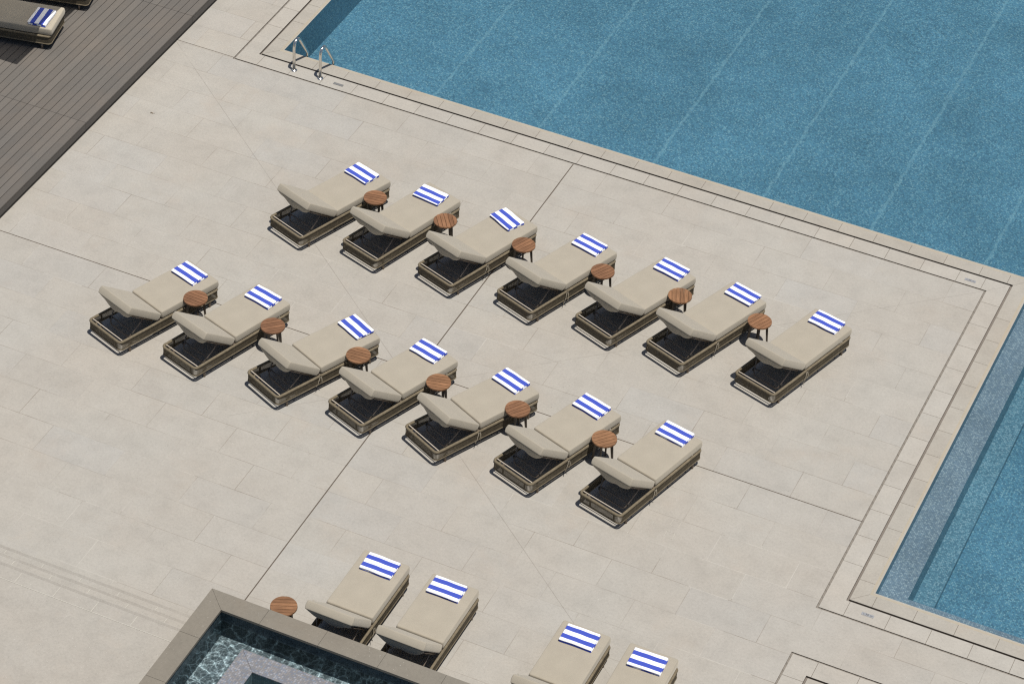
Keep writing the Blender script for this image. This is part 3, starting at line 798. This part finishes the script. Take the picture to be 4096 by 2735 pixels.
TOPM = mesh_of('slatted_top', bm, 'teak')
bm = bmesh.new()
def taper(bm, a, b, wa, wb):
    vs = [bm.verts.new((p[0] + sx * w, p[1] + sy * w * .7, p[2])) for p, w in ((a, wa), (b, wb)) for sx, sy in ((-1, -1), (1, -1), (1, 1), (-1, 1))]
    for e in range(4): bm.faces.new((vs[e], vs[(e + 1) % 4], vs[4 + (e + 1) % 4], vs[4 + e]))
    bm.faces.new(vs[:4][::-1]); bm.faces.new(vs[4:])
taper(bm, (.155, 0, 0), (.115, 0, HT - .03), .013, .021); bmesh.ops.recalc_face_normals(bm, faces=bm.faces)
LEGM = mesh_of('leg', bm, 'leg')
bm = bmesh.new(); box(bm, -.13, .13, -.016, .016, HT - .05, HT - .0235); box(bm, -.016, .016, -.13, -.0165, HT - .05, HT - .0235); box(bm, -.016, .016, .0165, .13, HT - .05, HT - .0235)
UNDM = mesh_of('cross_brace', bm, 'leg')
TL = ['round slatted teak table between the first and second loungers of the back row',
 'round slatted teak table between the second and third loungers of the back row',
 'round slatted teak table between the third and fourth loungers of the back row',
 'round slatted teak table between the fourth and fifth loungers of the back row',
 'round teak table with upright slats between the fifth and sixth loungers of the back row',
 'dark round teak table between the last two loungers of the back row',
 'round slatted teak table between the first and second loungers of the middle row',
 'paler round teak table between the second and third loungers of the middle row',
 'orange brown round teak table between the third and fourth loungers of the middle row',
 'round slatted teak table between the fourth and fifth loungers of the middle row',
 'round slatted teak table between the fifth and sixth loungers of the middle row',
 'dark round teak table between the last two loungers of the middle row',
 'round slatted teak table standing alone at the spa curb']
for i, (x, y, a) in enumerate(TABLES):
    t = empty('side_table', (x, y, 0), R(a)); tag(t, TL[i], 'side table', 'slatted teak side tables')
    child('slatted_top', TOPM, t); child('cross_brace', UNDM, t)
    for q in range(4):
        l = child('leg', LEGM, t); l.rotation_euler = (0, 0, R(45 + 90 * q))

# --------------------------------------------------------------------------
# pool handrails
# --------------------------------------------------------------------------
def rail_path():
    P = [Vector((0, 0, .0)), Vector((0, 0, .42))]
    # bend from vertical to sloping forward-down
    c = []
    a0, a1 = Vector((0, 0, .42)), Vector((0, .50, .085))
    ctrl = [Vector((0, 0, .42)), Vector((0, .005, .60)), Vector((0, .13, .635)), Vector((0, .225, .49))]
    for k in range(1, 13):
        t = k / 12; u = 1 - t
        P.append(ctrl[0] * u**3 + ctrl[1] * 3 * u * u * t + ctrl[2] * 3 * u * t * t + ctrl[3] * t**3)
    P += [Vector((0, .47, .115)), Vector((0, .492, .085)), Vector((0, .502, .05)), Vector((0, .505, -.55))]
    return P
bm = bmesh.new(); tube(bm, rail_path(), .0255, 14); RAILM = mesh_of('rail_tube', bm, 'steel')
bm = bmesh.new()
prof = [(.056, .0), (.055, .010), (.045, .017), (.028, .021), (.024, .03), (.0217, .031)]
rg = [[bm.verts.new((r_ * math.cos(2 * PI * j / 24), r_ * math.sin(2 * PI * j / 24), z)) for j in range(24)] for r_, z in prof]
for A, B in zip(rg, rg[1:]):
    for j in range(24):
        f = bm.faces.new((A[j], A[(j + 1) % 24], B[(j + 1) % 24], B[j])); f.smooth = True
FLM = mesh_of('base_flange', bm, 'steel')
for x, lab in ((-12.475, 'chrome pool handrail nearer the pool corner, its lower end in the shaded water'), (-11.972, 'chrome pool handrail farther from the pool corner, its lower end over sunlit water')):
    t = empty('pool_handrail', (x, .177, 0)); tag(t, lab, 'handrail', 'chrome handrails at the pool edge')
    child('rail_tube', RAILM, t); child('base_flange', FLM, t)

# --------------------------------------------------------------------------
# depth plates, floor hatches, scraps
# --------------------------------------------------------------------------
def plate(x, y, mat, text, label, w=.182, d=.056):
    bm = bmesh.new(); box(bm, -w / 2, w / 2, -d / 2, d / 2, .0005, .005)
    o = link('depth_plate', bm, mat, loc=(x, y, 0)); tag(o, label, 'depth marker', 'metal plates set in the pool border')
    if text:
        cu = bpy.data.curves.new('lettering', 'FONT'); cu.body = text; cu.size = .052; cu.align_x = 'CENTER'; cu.align_y = 'CENTER'; cu.extrude = .0005
        to = bpy.data.objects.new('lettering', cu); C.objects.link(to)
        bpy.context.view_layer.update()
        me = bpy.data.meshes.new_from_object(to.evaluated_get(bpy.context.evaluated_depsgraph_get()))
        bpy.data.objects.remove(to)
        me.materials.clear(); me.materials.append(M['ink'])
        l = bpy.data.objects.new('lettering', me); C.objects.link(l); l.parent = o; l.location = (0, 0, .006)
    return o
plate(-11.615, .163, 'plate_dull', None, 'dull grey metal plate in the border stones beside the chrome handrails')
plate(-.29, .144, 'plate', '1.30 m', 'grey plate reading 1.30 m near the inner corner of the pool border')
plate(.690, -7.745, 'plate', '1.30 m', 'grey plate reading 1.30 m beside the shallow ledge at lower right')
for (x, y, lab) in ((-2.396, -7.272, 'small square floor cover outlined in pale grout, the one nearer the loungers'), (-2.39, -7.53, 'small square floor cover outlined in pale grout, the one nearer the viewer')):
    bm = bmesh.new(); h = .065; t_ = .004
    for (x0, x1, y0, y1) in ((-h, h, -h, -h + t_), (-h, h, h - t_, h), (-h, -h + t_, -h + t_, h - t_), (h - t_, h, -h + t_, h - t_)): box(bm, x0, x1, y0, y1, .0005, .003)
    o = link('floor_cover', bm, 'grout', loc=(x, y, 0)); tag(o, lab, 'floor cover', 'small square covers in the paving')
bm = bmesh.new()
tube(bm, [(-.05, 0, .006), (-.02, .012, .014), (.02, .0, .012), (.06, .02, .006)], .004, 5); tube(bm, [(-.02, .012, .014), (-.03, -.03, .006)], .006, 5); tube(bm, [(.0, .006, .012), (.02, -.035, .006)], .008, 5)
o = link('dry_twig', bm, 'dry', loc=(-13.98, -2.07, 0)); o.scale = (.7, .7, .7); tag(o, 'small dry twig lying on the paving beside the wooden deck', 'twig')

# --------------------------------------------------------------------------
# the parasol whose shade falls on the deck loungers (stands outside the picture)
# --------------------------------------------------------------------------
pa = empty('parasol', (-18.75, -.5, .2)); tag(pa, 'square canvas parasol on the wooden deck shading the loungers', 'parasol')
bm = bmesh.new()
cx, cy = (-15.98 - 18.9) / 2 + 18.75, (-2.39 + 1.6) / 2 + .5; hx, hy = (18.9 - 15.98) / 2, (1.6 + 2.39) / 2
e = [bm.verts.new((cx + sx * hx, cy + sy * hy, 2.3)) for sx, sy in ((-1, -1), (1, -1), (1, 1), (-1, 1))]; tp = bm.verts.new((cx, cy, 2.75))
for k in range(4): bm.faces.new((e[k], e[(k + 1) % 4], tp))
link('canopy', bm, 'canvas', pa)
bm = bmesh.new(); tube(bm, [(0, 0, 0), (0, 0, 2.85), (cx, cy, 2.9), (cx, cy, 2.7)], .04, 10); link('pole', bm, 'frame', pa)
bm = bmesh.new(); box(bm, -.4, .4, -.4, .4, .0, .06); link('base', bm, 'frame', pa)

# --------------------------------------------------------------------------
# camera, light, world
# --------------------------------------------------------------------------
cam = bpy.data.cameras.new('camera'); co = bpy.data.objects.new('camera', cam); C.objects.link(co)
right = Vector((.9097361743435487, .4120647633821145, .05082050638872617)); down = Vector((.3007926988267429, -.5697524605802489, -.7647914003146716)); fwd = Vector((-.28618847884443016, .7110448399655215, -.6422704960802085))
mt = Matrix((right, -down, -fwd)).transposed().to_4x4(); mt.translation = (6.672620736, -36.557718912, 28.8)
co.matrix_world = mt; cam.sensor_width = 36; cam.sensor_fit = 'HORIZONTAL'; cam.lens = 102.4676; cam.clip_start = 1; cam.clip_end = 500
SC.camera = co
sv = Vector((.245, -.095, 1.0)).normalized()
el = math.asin(sv.z)
sl = bpy.data.lights.new('sun', 'SUN'); so = bpy.data.objects.new('sun', sl); C.objects.link(so)
sl.energy = 4.6; sl.angle = R(.53); sl.color = (1.0, .965, .91)
so.rotation_euler = (-sv).to_track_quat('-Z', 'Y').to_euler(); so.location = (5, -5, 30)
w = bpy.data.worlds.new('World'); SC.world = w; w.use_nodes = True
nt = w.node_tree; nt.nodes.clear()
sky = nt.nodes.new('ShaderNodeTexSky'); sky.sky_type = 'NISHITA'; sky.sun_disc = False; sky.sun_elevation = el; sky.sun_rotation = math.atan2(sv.x, sv.y)
bg = nt.nodes.new('ShaderNodeBackground'); bg.inputs['Strength'].default_value = .06; wo = nt.nodes.new('ShaderNodeOutputWorld')
nt.links.new(sky.outputs[0], bg.inputs[0]); nt.links.new(bg.outputs[0], wo.inputs[0])
vs = SC.view_settings; vs.view_transform = 'Standard'; vs.look = 'None'; vs.exposure = 0; vs.gamma = 1; vs.use_curve_mapping = False
SC.render.engine = 'CYCLES'
cy_ = SC.cycles; cy_.max_bounces = 8; cy_.transparent_max_bounces = 12; cy_.caustics_reflective = False; cy_.caustics_refractive = False
cy_.use_denoising = False; cy_.pixel_filter_type = 'BLACKMAN_HARRIS'; cy_.filter_width = 1.25; cy_.sample_clamp_indirect = 4.0
